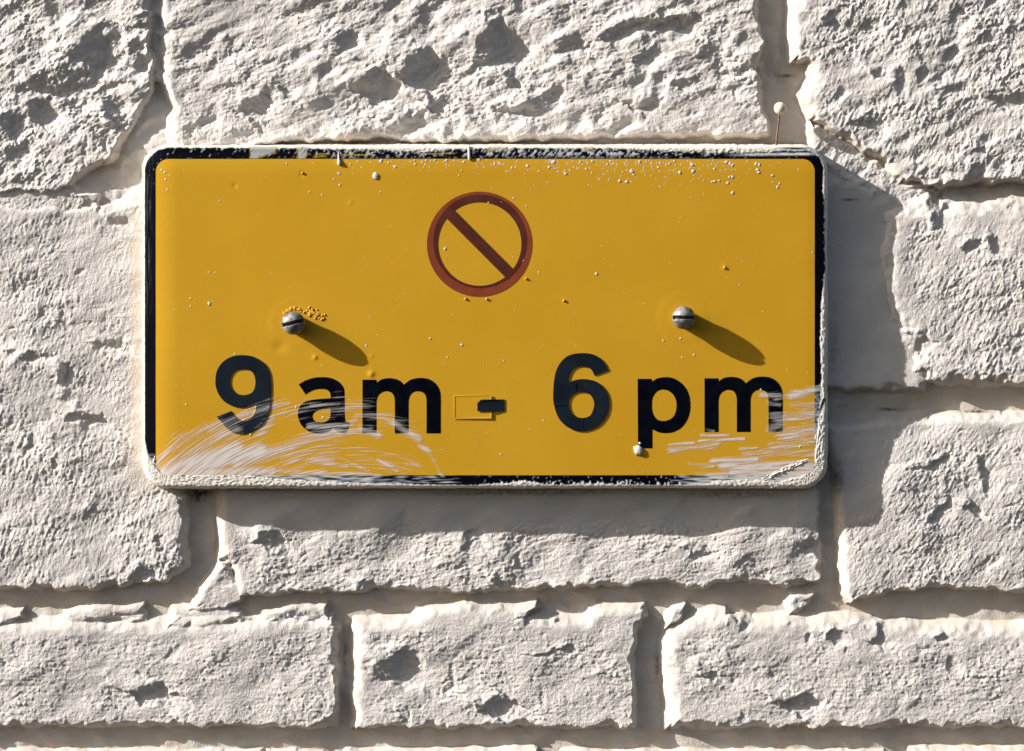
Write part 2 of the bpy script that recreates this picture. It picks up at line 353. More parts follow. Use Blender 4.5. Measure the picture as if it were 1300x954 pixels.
hol = np.clip(perlin(wx / 13, wy / 9, 53) - .27, 0, .25) * 5.0; H -= crust * hol * np.clip(.6 + 1.2 * perlin(X / 70, Y / 60, 54), 0, 1.4)   # small bites
drag = perlin(u / 34, v / 3.2, 60) + .6 * perlin(u / 16, v / 2.2, 61)
H += np.where(core, (.30 * FACE * np.clip(crust, .1, 1.0) + .07) * drag, 0)
H = H.astype(np.float32)
# colour: cream masonry paint, dirtier and tanner in the joints; a few dark spots in holes, cracks and joints and along the sign's edges
facec = np.array([.75, .712, .685]); jointc = np.array([.71, .66, .61])
f = np.clip(FACE * 1.1 - .05 + .25 * perlin(X / 60, Y / 60, 70), 0, 1)[..., None]
tint = jointc * (1 - f) + facec * f
blot = np.clip(.5 + 1.1 * fbm(X / 30, Y / 16, 3, 74), 0, 1)[..., None] * (1 - .75 * f)
tint = tint * (1 - .13 * blot * np.array([.5, .9, 1.5])) * (1 + .06 * perlin(X / 25, Y / 25, 71)[..., None])
tan = (smooth_left * .55 + np.exp(-((X - 930) / 70) ** 2 - ((Y - 178) / 7) ** 2) + .8 * np.exp(-((X - 450) / 30) ** 2 - ((Y - 176) / 9) ** 2)
       + 1.2 * np.exp(-((X - 150) / 42) ** 2 - ((Y - 205) / 34) ** 2) * (1 - FACE * .6) + .5 * np.exp(-((Y - 505) / 9) ** 2) * (X > 1060) + .25 * np.exp(-((Y - 768) / 8) ** 2) * (1 - FACE))
tan = np.clip(tan * (.7 + .9 * perlin(X / 22, Y / 9, 72)), 0, 1)[..., None]
tint = tint * (1 - tan) + np.array([.62, .51, .37]) * tan
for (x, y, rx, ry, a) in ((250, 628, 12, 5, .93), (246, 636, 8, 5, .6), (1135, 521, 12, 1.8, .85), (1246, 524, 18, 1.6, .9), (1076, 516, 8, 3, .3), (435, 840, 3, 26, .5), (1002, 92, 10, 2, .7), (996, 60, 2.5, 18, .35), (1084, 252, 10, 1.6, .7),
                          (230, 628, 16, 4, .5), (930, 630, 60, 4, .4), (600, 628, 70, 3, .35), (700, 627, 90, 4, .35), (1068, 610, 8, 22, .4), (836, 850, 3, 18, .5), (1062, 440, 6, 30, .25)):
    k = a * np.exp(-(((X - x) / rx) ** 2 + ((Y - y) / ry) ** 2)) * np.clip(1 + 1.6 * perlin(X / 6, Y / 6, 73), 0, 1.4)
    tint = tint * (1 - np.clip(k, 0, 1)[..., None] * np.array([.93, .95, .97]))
me = mesh_grid('stone_wall', X, Y, H, {'tint': tint.astype(np.float32)})
link('stone_wall', me, M_wall, None, 'rough cream-painted stone wall with sunken mortar joints, behind the yellow sign', 'wall')
del me, tint, u, v, uw, vw, drag, big, bil

# ------------------------------------------------------------------ the sign
sign = bpy.data.objects.new('parking_sign', None); col.objects.link(sign)
sign.empty_display_size = .05
sign['label'] = 'yellow metal no-waiting sign reading 9am - 6pm, black border smeared with cream paint'
sign['category'] = 'sign'
XL, XR, YT, YB, RC, BW = 180., 1051., 185., 620., 33., 16.5
def face_h(x, y):
    x = np.asarray(x, float); y = np.asarray(y, float)
    h = FH + 1.6 - 2.2e-5 * (x - 615) ** 2 - 0.6e-5 * (y - 400) ** 2
    h = h - 2.6 * np.clip((226 - x) / 32, 0, 1.4) ** 2 - .8 * np.clip((222 - y) / 20, 0, 1.4) ** 2 - .5 * np.clip((x - 1020) / 22, 0, 1.4) ** 2
    return h
def face_detail(x, y):
    h = face_h(x, y) + .08 * perlin(x / 60, y / 45, 80) + .025 * perlin(x / 20, y / 16, 81)
    for (cx, cy) in ((373.5, 410.5), (867, 404)):
        r = np.hypot(x - cx, y - cy)
        h = h - .6 * np.exp(-(r / 17) ** 2) + .08 * np.exp(-((r - 27) / 5) ** 2) - .04 * np.exp(-((r - 36) / 4) ** 2)
    h = h + 1.0 * np.exp(-((x - 356) / 8) ** 2 - ((y - 440) / 7) ** 2) * -.6
    for (cx, cy, r, a) in ((400, 454, 2.6, 1.0), (471.5, 475, 3.6, 1.2), (384, 221, 3, -.7), (472, 452, 2, .4), (298, 236, 2.5, -.5), (445, 258, 2, .4), (920, 340, 3, .5)):
        h = h + a * np.exp(-(np.hypot(x - cx, y - cy) / r) ** 2)
    return h
fx = np.arange(XL + 13, XR - 12, 1.5); fy = np.arange(YT + 13, YB - 12, 1.5)
FX, FY = np.meshgrid(fx, fy)
link('face_panel', mesh_grid('face_panel', FX, FY, face_detail(FX, FY)), M_yel, sign)

# dragged-paint coverage, shared by the face and the border
def seg_env(x, y, L):
    e = np.zeros(x.shape)
    for (x0, y0, x1, y1, wd, a) in L:
        e = np.maximum(e, a * np.exp(-(seg_d(x, y, x0, y0, x1, y1) / wd) ** 2))
    return e
LEFT = [(206,602,345,598,8,.98),(208,603,300,572,16,1.02),(225,600,330,572,13,.95),(200,582,262,540,7,.62),(212,590,300,545,11,.66),(270,545,345,515,12,.60),(300,590,430,545,11,.74),(330,550,345,532,10,.62),
        (345,516,368,512,4,.70),(392,541,440,541,5,.86),(430,546,452,532,7,.6),(425,552,470,545,7,.66),(452,527,490,532,4,.68),(458,545,480,552,7,.74),(490,533,505,540,4,.72),(500,538,532,558,6,.86),(520,550,545,575,5,.62),
        (330,598,480,604,5,.66),(395,585,440,592,7,.62),(430,580,470,600,4,.62),(480,584,505,598,3,.76),(540,565,562,605,4,.56),(350,520,470,520,20,.42),(430,510,520,545,16,.42),(230,570,420,580,26,.52),(390,570,520,590,22,.40),(395,515,430,513,5,.62)]
RIGHT = [(1004,503,1046,492,7,.86),(985,508,1010,500,4,.62),(968,502,990,502,5,.78),(976,512,990,514,4,.66),(978,545,992,538,8,.76),(985,530,1046,526,11,.66),(1005,515,1046,512,6,.6),(888,560,945,557,2.2,.98),(890,553,925,553,2,.85),
         (850,570,910,566,7,.60),(850,565,880,563,3,.7),(995,552,1046,548,13,.68),(980,568,1046,560,9,.60),(905,585,960,583,5,.86),(920,592,1046,592,9,.92),(875,589,905,592,4,.66),(945,575,1046,575,9,.55),(885,602,930,602,4,.58),(930,600,1040,602,7,.92),(895,545,905,547,4,.5),(940,570,960,569,3,.6)]
def cover_left(x, y):
    r = np.hypot(x - 458, (y - 866)); th = np.arctan2(x - 458, 866 - y)
    n = .75 * perlin(th * 6.0, r / 1.5, 90) + .6 * perlin(th * 9.0, r / 2.9, 91) + .5 * perlin(th * 14, r / 1.1, 92)
    n = np.clip(.5 + .95 * n, 0, 1); e = seg_env(x, y, LEFT) * 1.17
    haze_ = .62 * sstep(.5, 1.0, e) * (.35 + .65 * n)
    return np.maximum(haze_, np.clip((n - (1 - e)) * 1.15, 0, 1)) * sstep(.18, .4, e)
def cover_right(x, y):
    q = y + .09 * (x - 900) + 2.5 * perlin(x / 60, y / 30, 95)
    n = .75 * perlin(x / 42, q / 1.3, 96) + .6 * perlin(x / 30, q / 3.0, 97) + .35 * perlin(x / 12, q / 1.5, 98)
    n = np.clip(.5 + .95 * n, 0, 1); e = seg_env(x, y, RIGHT) * 1.22
    haze_ = .62 * sstep(.5, 1.0, e) * (.35 + .65 * n)
    return np.maximum(haze_, np.clip((n - (1 - e)) * 1.15, 0, 1)) * sstep(.18, .4, e)

# border: the sheet's rolled edge as a swept ring, black enamel with the wall's cream paint slopped over it
def ring_path(step=1.0):
    P = []; N = []
    def line(x0, y0, x1, y1, nx, ny):
        n = int(math.hypot(x1 - x0, y1 - y0) / step)
        for i in range(n): t = i / n; P.append((x0 + (x1 - x0) * t, y0 + (y1 - y0) * t)); N.append((nx, ny))
    def arc(cx, cy, a0):
        n = int(RC * math.pi / 2 / step)
        for i in range(n):
            a = a0 + math.pi / 2 * i / n; P.append((cx + RC * math.cos(a), cy + RC * math.sin(a))); N.append((math.cos(a), math.sin(a)))
    line(XL + RC, YT, XR - RC, YT, 0, -1); arc(XR - RC, YT + RC, -math.pi / 2)
    line(XR, YT + RC, XR, YB - RC, 1, 0); arc(XR - RC, YB - RC, 0)
    line(XR - RC, YB, XL + RC, YB, 0, 1); arc(XL + RC, YB - RC, math.pi / 2)
    line(XL, YB - RC, XL, YT + RC, -1, 0); arc(XL + RC, YT + RC, math.pi)
    return np.array(P), np.array(N)
RP, RN = ring_path(.9)
prof = [(BW - .7 * i, 0.0) for i in range(int((BW - 5) / .7) + 1)]       # (inset from outer edge, drop)
t0 = prof[-1][0]
for i in range(1, 9): a = math.pi / 2 * i / 8; prof.append((t0 * (1 - math.sin(a)), t0 * (1 - math.cos(a))))
nflat = len(prof)
for i in range(1, 22): prof.append((0.0, t0 + (FH + 8 - t0) * i / 21))
prof = np.array(prof)
inset = prof[None, :, 0].repeat(len(RP), 0); drop = prof[None, :, 1].repeat(len(RP), 0)
side = np.clip((drop - t0) / (FH + 8 - t0), 0, 1)
nx = RN[:, None, 0]; ny = RN[:, None, 1]
flare = (8 * np.clip(-nx, 0, 1) + 4.5 * np.clip(-ny, 0, 1) + 3.0 * np.clip(ny, 0, 1) + 1.0 * np.clip(nx, 0, 1))
px = RP[:, None, 0] - nx * inset; py = RP[:, None, 1] - ny * inset
def interp(x, L): L = np.array(L); return np.interp(x, L[:, 0], L[:, 1])
dist_out = inset                                             # distance in from the outer edge
jag = 2.2 * perlin(px / 7, py / 7, 100) + 1.3 * perlin(px / 3, py / 3, 101)
wt = interp(px, [(180, 2.2), (250, 2.0), (330, 2.5), (400, 4), (440, 5), (490, 5), (505, 8.5), (545, 9.5), (575, 4.5), (640, 3), (780, 3.2), (830, 7), (900, 9.5), (955, 9.5), (1000, 7), (1040, 4)])
wb = interp(px, [(180, 14), (200, 20), (300, 17), (345, 12), (400, 8.5), (450, 6.5), (540, 4.5), (600, 3.5), (640, 6), (665, 9), (690, 4.5), (720, 4), (760, 6), (800, 4), (850, 3.5), (895, 5), (910, 9), (960, 10), (990, 8), (1020, 16), (1051, 20)])
wr = interp(py, [(180, 3), (215, 4.5), (240, 6), (262, 3.5), (340, 3.2), (360, 4.5), (385, 8), (440, 9), (475, 7.5), (500, 8), (530, 11), (570, 15), (600, 20), (620, 20)])
wl = interp(py, [(180, 2.5), (250, 2.2), (560, 2.4), (575, 6), (590, 14), (620, 20)])
topw, botw, rgtw, lftw = [np.clip(k, 0, 1) ** 2 for k in (-ny, ny, nx, -nx)]
wid = wt * topw + wb * botw + wr * rgtw + wl * lftw
jagk = 1.0 * topw + .9 * botw + .7 * rgtw + .25 * lftw
m_edge = sstep(-1.0, 1.0, wid + jag * jagk - dist_out)
# the jagged tooth pattern on the bottom, droplets on the top
tooth = np.clip(perlin(px / 5, py / 30, 103) * 2.2, 0, 1) * 7 * botw * interp(px, [(600, 0), (640, 1), (860, 1), (880, 0)])
m_edge = np.maximum(m_edge, sstep(-1, 1, wid * .8 + tooth - dist_out))
dens = interp(px, [(195, .30), (330, .34), (400, .42), (440, .62), (520, .52), (560, .46), (620, .55), (700, .64), (780, .66), (860, .50), (920, .40), (1000, .34), (1051, .3)]) * topw
dens = dens + botw * interp(px, [(560, 0), (600, .2), (700, .30), (840, .34), (870, .2)]) + .34 * rgtw * (1 - sstep(430, 470, py)) * (1 - .8 * sstep(4, 8, dist_out)) + .24 * lftw * (1 - sstep(230, 300, py))
sq = px + .5 * (py - 190) * topw
n_d = .5 + .8 * (.8 * perlin(sq / 4.6, py / 6.2, 105) + .5 * perlin(sq / 2.2, py / 2.8, 106))
m_spl = sstep(0, .16, n_d - (1 - dens * .9)) * (1 - .55 * sstep(10, 15, dist_out) * topw)
thin = np.zeros_like(px)
lz = (px < 600) & (py > 560); rz = (px > 820) & (py > 470)
thin = np.where(lz, np.clip(cover_left(px, py) , 0, 1), thin); thin = np.where(rz, cover_right(px, py), thin)
hb = botw * (interp(px, [(190, .9), (330, .82), (420, .72), (500, .62), (545, .5), (575, .55), (590, .1), (840, .1), (880, .75), (960, .95), (1051, .9)]))
hb = hb + rgtw * interp(py, [(480, 0), (500, .62), (600, .7), (620, .8)]) + lftw * interp(py, [(560, 0), (585, .6), (610, .9)])
n_h = .5 + .8 * (.7 * perlin(px / 26, py / 1.7, 108) + .5 * perlin(px / 15, py / 3, 109))
n_v = .5 + .8 * (.7 * perlin(px / 6, py / 2.2, 110))
thin = np.maximum(thin, np.clip((np.where(rgtw > .5, n_v, n_h) - (1 - hb)) * 2.2, 0, .9))
# a long cream streak along the right end of the top
st1 = np.exp(-((py - (196.2 - .012 * (px - 960))) / 1.6) ** 2) * sstep(915, 960, px) * (1 - sstep(1030, 1042, px)) * topw
thin = np.maximum(thin, np.clip(st1 * (1.1 + perlin(px / 10, py / 2, 112)), 0, 1))
fade = 1 - np.exp(-((px - 1010) / 28) ** 2 - ((py - 188.5) / 2.2) ** 2) * 1.1    # bare black gap in the top lip
m_edge = m_edge * np.clip(fade, 0, 1)
gap = np.exp(-(seg_d(px, py, 1040, 528, 1047, 508) / 2.0) ** 2); m_edge = m_edge * (1 - np.clip(gap * 1.3, 0, 1))
m = np.maximum(m_edge, m_spl * np.clip(.74 + .5 * perlin(px / 9, py / 6, 107), .5, 1)); mm = np.maximum(m, thin)
m = np.where(side > 0, 1.0, m); mm = np.maximum(mm, m)
gap2 = np.exp(-(seg_d(px, py, 1036, 614, 1048, 603) / 2.6) ** 2) * (side > .02) * (side < .3)
black = np.array([.0018, .0024, .006]); blue = np.array([.30, .345, .39]); cream = np.array([.78, .735, .665])
a = np.clip(mm, 0, 1)[..., None]
colr = np.where(a < .55, black + (blue - black) * (a / .55), blue + (cream - blue) * ((a - .55) / .45))
solid = np.clip(m_edge, 0, 1)[..., None]; colr = colr * (1 - solid) + cream * solid
# bare grey patches with ragged yellow rims where a label tore off
for P in ([(318, 186), (352, 186), (349, 193), (336, 197), (326, 201), (318, 203)], [(378, 186), (391, 186), (389, 196), (386, 203), (378, 203)], [(622, 188), (644, 187), (640, 191), (618, 192)], [(742, 188), (753, 188), (752, 190.5), (744, 190.5)]):
    dd = poly_sdf(px + 1.6 * perlin(px / 4, py / 4, 115), py + 1.6 * perlin(px / 4, py / 4, 116), P)
    inn = (sstep(.4, -.8, dd) if False else (1 - sstep(-.8, .4, dd)))[..., None]; rim = np.exp(-((dd - .9) / .8) ** 2)[..., None] * np.clip(.7 + perlin(px / 5, py / 5, 117), 0, 1)[..., None]
    inn = inn * (drop < 3)[..., None]; rim = rim * (drop < 3)[..., None]
    colr = colr * (1 - inn) + np.array([.42, .44, .44]) * inn; colr = colr * (1 - rim) + np.array([.50, .33, .04]) * rim
for (x0, x1, y0) in ((430, 470, 197), (402, 416, 196), (545, 575, 195), (400, 412, 199)):
    k = np.exp(-((py - y0 - 1.5 * perlin(px / 6, py * 0, 118)) / .8) ** 2) * sstep(x0 - 4, x0, px) * (1 - sstep(x1, x1 + 4, px)) * topw * .8
    colr = colr * (1 - k[..., None]) + np.array([.50, .35, .06]) * k[..., None]
wear = np.clip(perlin(px / 2.2, py / 30, 119) * 1.6, 0, .7) * lftw * (dist_out > 4) * (1 - sstep(10, 14, dist_out)) * .35 * (1 - sstep(380, 420, py))
colr = colr * (1 - wear[..., None]) + np.array([.16, .19, .22]) * wear[..., None]
under_dark = np.clip(side * 1.4, 0, 1) * botw * .45 * np.clip(.7 + perlin(px / 30, side * 4, 120), 0, 1)  # bottom side of the rim gets darker and browner towards the wall
colr = colr * (1 - under_dark[..., None] * np.array([.75, .85, .95]))
crease = .75 * m_edge * np.clip(.5 + 1.0 * (fbm(px / (2.4 + 2.5 * (topw + botw)), py / (2.4 + 2.5 * (rgtw + lftw)), 2, 121) + .4), .2, 1.8) * np.clip(wid / 7, .35, 1.3)
crease = crease + .3 * m_spl + .12 * thin
crease = crease * (1 - .0 * side)
out = inset - 0
lump = (1.0 * perlin(px / 22 + 3, py / 22, 122) + .5 * perlin(px / 6, py / 6, 123)) * (.9 * rgtw + .7 * botw + .55 * topw + .35 * lftw)
ox = nx * (flare * side ** 1.6 + lump * np.clip(1 - inset / 7, 0, 1)); oy = ny * (flare * side ** 1.6 + lump * np.clip(1 - inset / 7, 0, 1))
fa = np.clip(1 - drop / 6, 0, 1)
hx = face_h(px, py) + .35 - drop + crease * fa
ox = ox + nx * crease * (1 - fa) * .8; oy = oy + ny * crease * (1 - fa) * .8
Xr, Yr, Hr, Cr = px + ox, py + oy, hx, colr
close = lambda A: np.concatenate([A, A[:1]], 0)
Xr, Yr, Hr, Cr = map(close, (Xr, Yr, Hr, Cr))
link('border', mesh_grid('border', Xr, Yr, Hr, {'tint': Cr.astype(np.float32)}), M_border, sign,
     'black border of the sign, its outer edge daubed and spattered with cream wall paint')

# ---- flat and raised lettering from outlines
def outline(P, sub=5):
    n = len(P); out = []
    for i in range(n):
        p1, p2 = P[i], P[(i + 1) % n]; p0 = P[i - 1] if len(p1) == 2 else p1; p3 = P[(i + 2) % n] if len(p2) == 2 else p2
        if len(p1) > 2 and len(p2) > 2: out.append((p1[0], p1[1])); continue
        for k in range(sub):
            t = k / sub
            f = lambda a, b, c, d: .5 * (2 * b + (c - a) * t + (2 * a - 5 * b + 4 * c - d) * t * t + (3 * b - a - 3 * c + d) * t ** 3)
            out.append((f(p0[0], p1[0], p2[0], p3[0]), f(p0[1], p1[1], p2[1], p3[1])))
    return out
def plate(name, contours, h0, thick, mat, parent, bevel=0.0, hfun=None, **kw):
    cu = bpy.data.curves.new(name, 'CURVE'); cu.dimensions = '2D'; cu.fill_mode = 'BOTH'
    for C in contours:
        sp = cu.splines.new('POLY'); sp.points.add(len(C) - 1); sp.use_cyclic_u = True
        for p, (x, y) in zip(sp.points, C): p.co = (x - CX, CY - y, 0, 1)
    cu.extrude = thick / 2 - bevel; cu.bevel_depth = bevel; cu.offset = -bevel; cu.bevel_resolution = 1
    t = bpy.data.objects.new('tmp', cu); col.objects.link(t)
    me = bpy.data.meshes.new_from_object(t.evaluated_get(bpy.context.evaluated_depsgraph_get()))
    bpy.data.objects.remove(t); me.name = name; me.materials.clear()
    co = np.empty(len(me.vertices) * 3, np.float32); me.vertices.foreach_get('co', co); co = co.reshape(-1, 3)
    x, y = co[:, 0] + CX, CY - co[:, 1]
    h = face_h(x, y) + h0 + thick / 2 + co[:, 2]
    if hfun is not None: h = h + hfun(x, y)
    me.vertices.foreach_set('co', W(x, y, h).astype(np.float32).ravel()); me.update()
    return link(name, me, mat, parent, **kw)
c = 1
def zm(L, ox, oy, k): return [((p[0] / k + ox), (p[1] / k + oy)) + tuple(p[2:]) for p in L]
NINE = [(385,88),(480,100),(560,140),(620,195),(655,270),(667,360),(668,470),(662,590),(640,680),(600,760),(540,820),(460,865),(380,885),(300,872),(235,835),(180,780),(140,735),(118,710,c),(265,652,c),(290,690),(335,730),(390,748),(440,735),(485,700),(508,650),(518,600),(515,575,c),(480,590),(400,615),(330,615),(250,590),(185,545),(135,475),(110,400),(107,330),(120,250),(160,180),(220,128),(300,95)]
NINEH = [(390,230),(450,240),(490,275),(510,340),(505,410),(475,465),(410,490),(350,485),(295,455),(260,400),(255,340),(275,280),(320,240)]
SIX = [(410,68),(490,78),(560,112),(615,170),(650,240,c),(512,292,c),(490,245),(450,212),(390,200),(330,210),(285,245),(258,300),(250,372,c),(300,345),(380,330),(460,335),(540,360),(600,410),(645,480),(660,560),(655,640),(625,715),(570,785),(500,830),(420,855),(350,855),(280,835),(210,790),(150,720),(115,630),(98,540),(98,450),(105,350),(125,250),(165,170),(230,105),(310,75)]
SIXH = [(380,460),(440,470),(485,505),(510,570),(500,640),(465,700),(400,722),(340,712),(290,680),(258,620),(255,550),(280,500),(325,468)]
AA = [(98,192,c),(190,140),(300,105),(420,95),(520,105),(610,140),(670,190),(705,250),(713,330),(715,450),(716,560),(718,640),(726,690,c),(790,712,c),(738,857,c),(690,855),(630,835),(590,805),(562,775,c),(520,820),(460,845),(370,857),(280,845),(200,805),(130,735),(90,640),(88,560),(120,480),(180,430),(260,405),(380,390),(490,382),(530,378,c),(520,310),(480,268),(410,255),(330,262),(260,288),(190,330,c)]
AAH = [(528,515,c),(430,525),(350,545),(300,580),(282,620),(300,670),(340,695),(400,705),(460,695),(505,660),(525,610)]
EM = [(108,130,c),(295,130,c),(297,172,c),(360,128),(430,112),(490,110),(560,122),(620,150),(665,198,c),(710,160),(770,125),(850,108),(930,108),(1010,125),(1080,170),(1130,235),(1155,310),(1160,400),(1160,480,c),(1160,852,c),(970,852,c),(970,440,c),(968,390),(955,340),(920,302),(850,285),(790,300),(750,340),(730,400),(727,460,c),(727,852,c),(543,852,c),(543,440,c),(540,390),(528,345),(495,302),(430,285),(370,300),(320,345),(298,410),(295,460,c),(295,852,c),(108,852,c)]
PE = [(82,97,c),(235,97,c),(240,130,c),(300,92),(390,78),(480,92),(560,140),(620,210),(655,300),(663,400),(650,490),(610,580),(550,645),(470,685),(390,695),(310,685),(243,652,c),(243,862,c),(85,862,c)]
PEH = [(370,215),(430,235),(480,280),(508,350),(508,420),(490,490),(445,540),(370,562),(300,545),(260,500),(240,440),(238,380),(245,310),(280,250),(320,222)]
nine_o = outline(zm(NINE, 260, 440, 7.95)); nine_h = outline(zm(NINEH, 260, 440, 7.95))
plate('digit', [nine_o, nine_h], .12, .95, M_navy, sign, .15, label='raised dark vinyl numeral 9, its tail streaked with white paint')
# the 6 has cuts where strips of vinyl were pieced together
six = plate('digit', [outline(zm(SIX, 690, 440, 7.95)), outline(zm(SIXH, 690, 440, 7.95))], .12, 1.1, M_navy, sign, .15, label='raised dark vinyl numeral 6 pieced together from cut strips')
plate('letter', [outline(zm(AA, 370, 470, 10.6)), outline(zm(AAH, 370, 470, 10.6))], .12, .10, M_black, sign, label='black letter a after the 9')
plate('letter', [outline(zm(EM, 450, 470, 10.6))], .12, .10, M_black, sign, label='black letter m after the 9')
plate('letter', [outline(zm(PE, 800, 470, 8.68)), outline(zm(PEH, 800, 470, 8.68))], .12, .10, M_black, sign, label='black letter p after the 6, a white paint blob on its foot')
plate('letter', [outline(zm(EM, 450 + 434.2, 470 - 1.7, 10.6))], .12, .10, M_black, sign, label='black letter m after the 6')
def zp(L, ox, oy, k): return [(p[0] / k + ox, p[1] / k + oy) for p in L]
def strip_plate(name, pts, wd, h0, th, mat, parent, **kw):
    (x0, y0), (x1, y1) = pts; L = math.hypot(x1 - x0, y1 - y0); n = (-(y1 - y0) / L * wd / 2, (x1 - x0) / L * wd / 2)
    return plate(name, [[(x0 + n[0], y0 + n[1]), (x1 + n[0], y1 + n[1]), (x1 - n[0], y1 - n[1]), (x0 - n[0], y0 - n[1])]], h0, th, mat, parent, **kw)
strip_plate('seam', ((705, 516.5), (719.5, 514.5)), 1.3, 1.1, .15, M_black, six)
strip_plate('seam', ((732.2, 486.5), (732.0, 496.5)), 1.6, 1.1, .15, M_black, six)
strip_plate('seam', ((741.5, 530.5), (740.5, 546)), .8, 1.1, .15, M_black, six)
# yellow cover patch with raised rim, and the short dash stuck over it
pat = plate('cover_patch', [zp([(170,190),(845,185),(850,598),(175,606)], 565, 490, 14.44)], .1, .5, M_yel, sign, .15,
            hfun=lambda x, y: .7 * np.clip((x - 615) / 9, 0, 1))
rimo = zp([(158,178),(850,172),(856,604),(166,612)], 565, 490, 14.44); rimi = zp([(186,200),(826,196),(830,578),(190,584)], 565, 490, 14.44)
plate('rim', [rimo, rimi], .45, .45, M_yel, pat, .15, hfun=lambda x, y: .7 * np.clip((x - 615) / 9, 0, 1))
plate('dash', [zp([(592,315),(665,250),(860,250),(1085,250),(1085,465),(860,468),(592,465)], 565, 490, 14.44)], .25, .75, M_navy, sign, .15,
      hfun=lambda x, y: 1.55 * (1 - sstep(626, 634, x)), label='short dark vinyl dash stuck askew over the yellow patch')

# prohibition symbol
def circ(cx, cy, r, n=120): return [(cx + r * math.cos(2 * math.pi * i / n), cy + r * math.sin(2 * math.pi * i / n)) for i in range(n)]
sym = plate('prohibition_symbol', [circ(608.8, 310.3, 66.8), circ(608.8, 310.6, 53.4)], .12, .1, M_red, sign, label='faded red circle crossed by a darker slash, above the wording')
plate('dark_ring', [circ(609.6, 306.3, 59.6), circ(608.8, 310.6, 53.0)] if False else
      [[(609.4 + 59.4 * math.cos(t), 306.6 + 59.4 * math.sin(t)) for t in np.linspace(0, 2 * math.pi, 120, endpoint=False)],
       [(608.8 + 53.1 * math.cos(t), 309.9 + 53.1 * math.sin(t)) for t in np.linspace(0, 2 * math.pi, 120, endpoint=False)]], .3, .08, M_dkred, sym)
strip_plate('slash', ((571, 271.5), (649.5, 350.2)), 14.4, .3, .16, M_dkred, sym)

# screws
def make_screw(cx, cy, R, rot, hh, label):
    nr, na = 46, 120
    r = np.linspace(0, 1, nr)[:, None] * np.ones((1, na + 1)); t = np.linspace(0, 2 * np.pi, na + 1)[None, :] * np.ones((nr, 1))
    lx, ly = r * R * np.cos(t), r * R * np.sin(t)
    dome = 11.5 * np.sqrt(np.clip(1 - (r * .985) ** 2, 0, 1))
    ca, sa = math.cos(rot), math.sin(rot); sd = -lx * sa + ly * ca
    slot = (1 - sstep(2.0, 2.6, np.abs(sd)))
    slotd = np.minimum(6.5, dome) * slot * (1 - sstep(.93, 1.0, r))
    h = hh + dome - slotd + .12 * perlin(lx / 3, ly / 3, 130)
    # skirt down to the sheet
    lx = np.concatenate([lx, lx[-1:], lx[-1:] * .86, lx[-1:] * .80]); ly = np.concatenate([ly, ly[-1:], ly[-1:] * .86, ly[-1:] * .80])
    h = np.concatenate([h, h[-1:] * 0 + hh - 3.0, h[-1:] * 0 + hh - 7.5, h[-1:] * 0 - 3])
    base = float(face_h(cx, cy))
    o = link('screw', mesh_grid('screw', cx + lx, cy + ly, base + h), M_screw, sign, label)
    # dark strip along the floor of the slot
    L = R * .80; z = np.linspace(-L, L, 16)
    sx = np.stack([z * ca - (-1.5) * sa, z * ca - 1.5 * sa]); sy = np.stack([z * sa + (-1.5) * ca, z * sa + 1.5 * ca])
    hz = hh + 11.5 * np.sqrt(np.clip(1 - (z / R) ** 2, 0, 1)) - 6.3
    link('slot', mesh_grid('slot', cx + sx, cy + sy, base + np.stack([hz, hz])), M_slot, o)
    return o
make_screw(373.6, 410.5, 14.6, math.radians(-14), 15.5, 'left domed slotted screw, slot tilted up to the right')
make_screw(867.0, 403.8, 14.4, math.radians(0), 16.5, 'right domed slotted screw, slot level')

# paint drops, crumbs
def domes(spots, hfac=.55, hfun=face_h, nseg=9):
    co = []; q = []
    for (x, y, r, el, a, lift) in spots:
        b = len(co); ca, sa = math.cos(a), math.sin(a)
        h0 = float(hfun(x, y)) + lift
        rings = ((1.0, -.3), (.97, .12), (.75, hfac * .72), (.4, hfac * .97))
        js = [1 + random.uniform(-.18, .18) for _ in range(nseg)]
        for (k, hz) in rings:
            for i in range(nseg):
                t = 2 * math.pi * i / nseg; dx = r * k * el * math.cos(t) * js[i]; dy = r * k * math.sin(t) * js[i]
                co.append((x + dx * ca - dy * sa, y + dx * sa + dy * ca, h0 + r * hz))
        co.append((x, y, h0 + r * hfac)); top = len(co) - 1
        for rr in range(3):
            for i in range(nseg):
                j = (i + 1) % nseg; A, Bq, C, Dq = b + rr * nseg + i, b + rr * nseg + j, b + (rr + 1) * nseg + j, b + (rr + 1) * nseg + i
                q.append((A, Dq, C)); q.append((A, C, Bq))
        for i in range(nseg): q.append((b + 3 * nseg + i, top, b + 3 * nseg + (i + 1) % nseg))
    co = np.array(co); return W(co[:, 0], co[:, 1], co[:, 2]), np.array(q)
def drop_part(name, spots, mat, hfac=.55, nseg=9, **kw):
    co, q = domes(spots, hfac, nseg=nseg); return link(name, mesh_raw(name, co, q), mat, sign, **kw)
drop_part('paint_blob', [(476.8, 223.5, 4.1, 1.25, math.pi / 2, 0)], M_spat, .4, 18, label='round white paint blob under the top border')
drop_part('paint_blob', [(810.4, 572.0, 6.1, 1.15, .7, .2)], M_spat, .5, 18, label='large white paint blob at the foot of the letter p')
drop_part('paint_blob', [(812.3, 563.0, 1.7, 1.1, .7, .4)], M_spat, .7, 12, label='tiny white paint blob on the foot of the letter p')
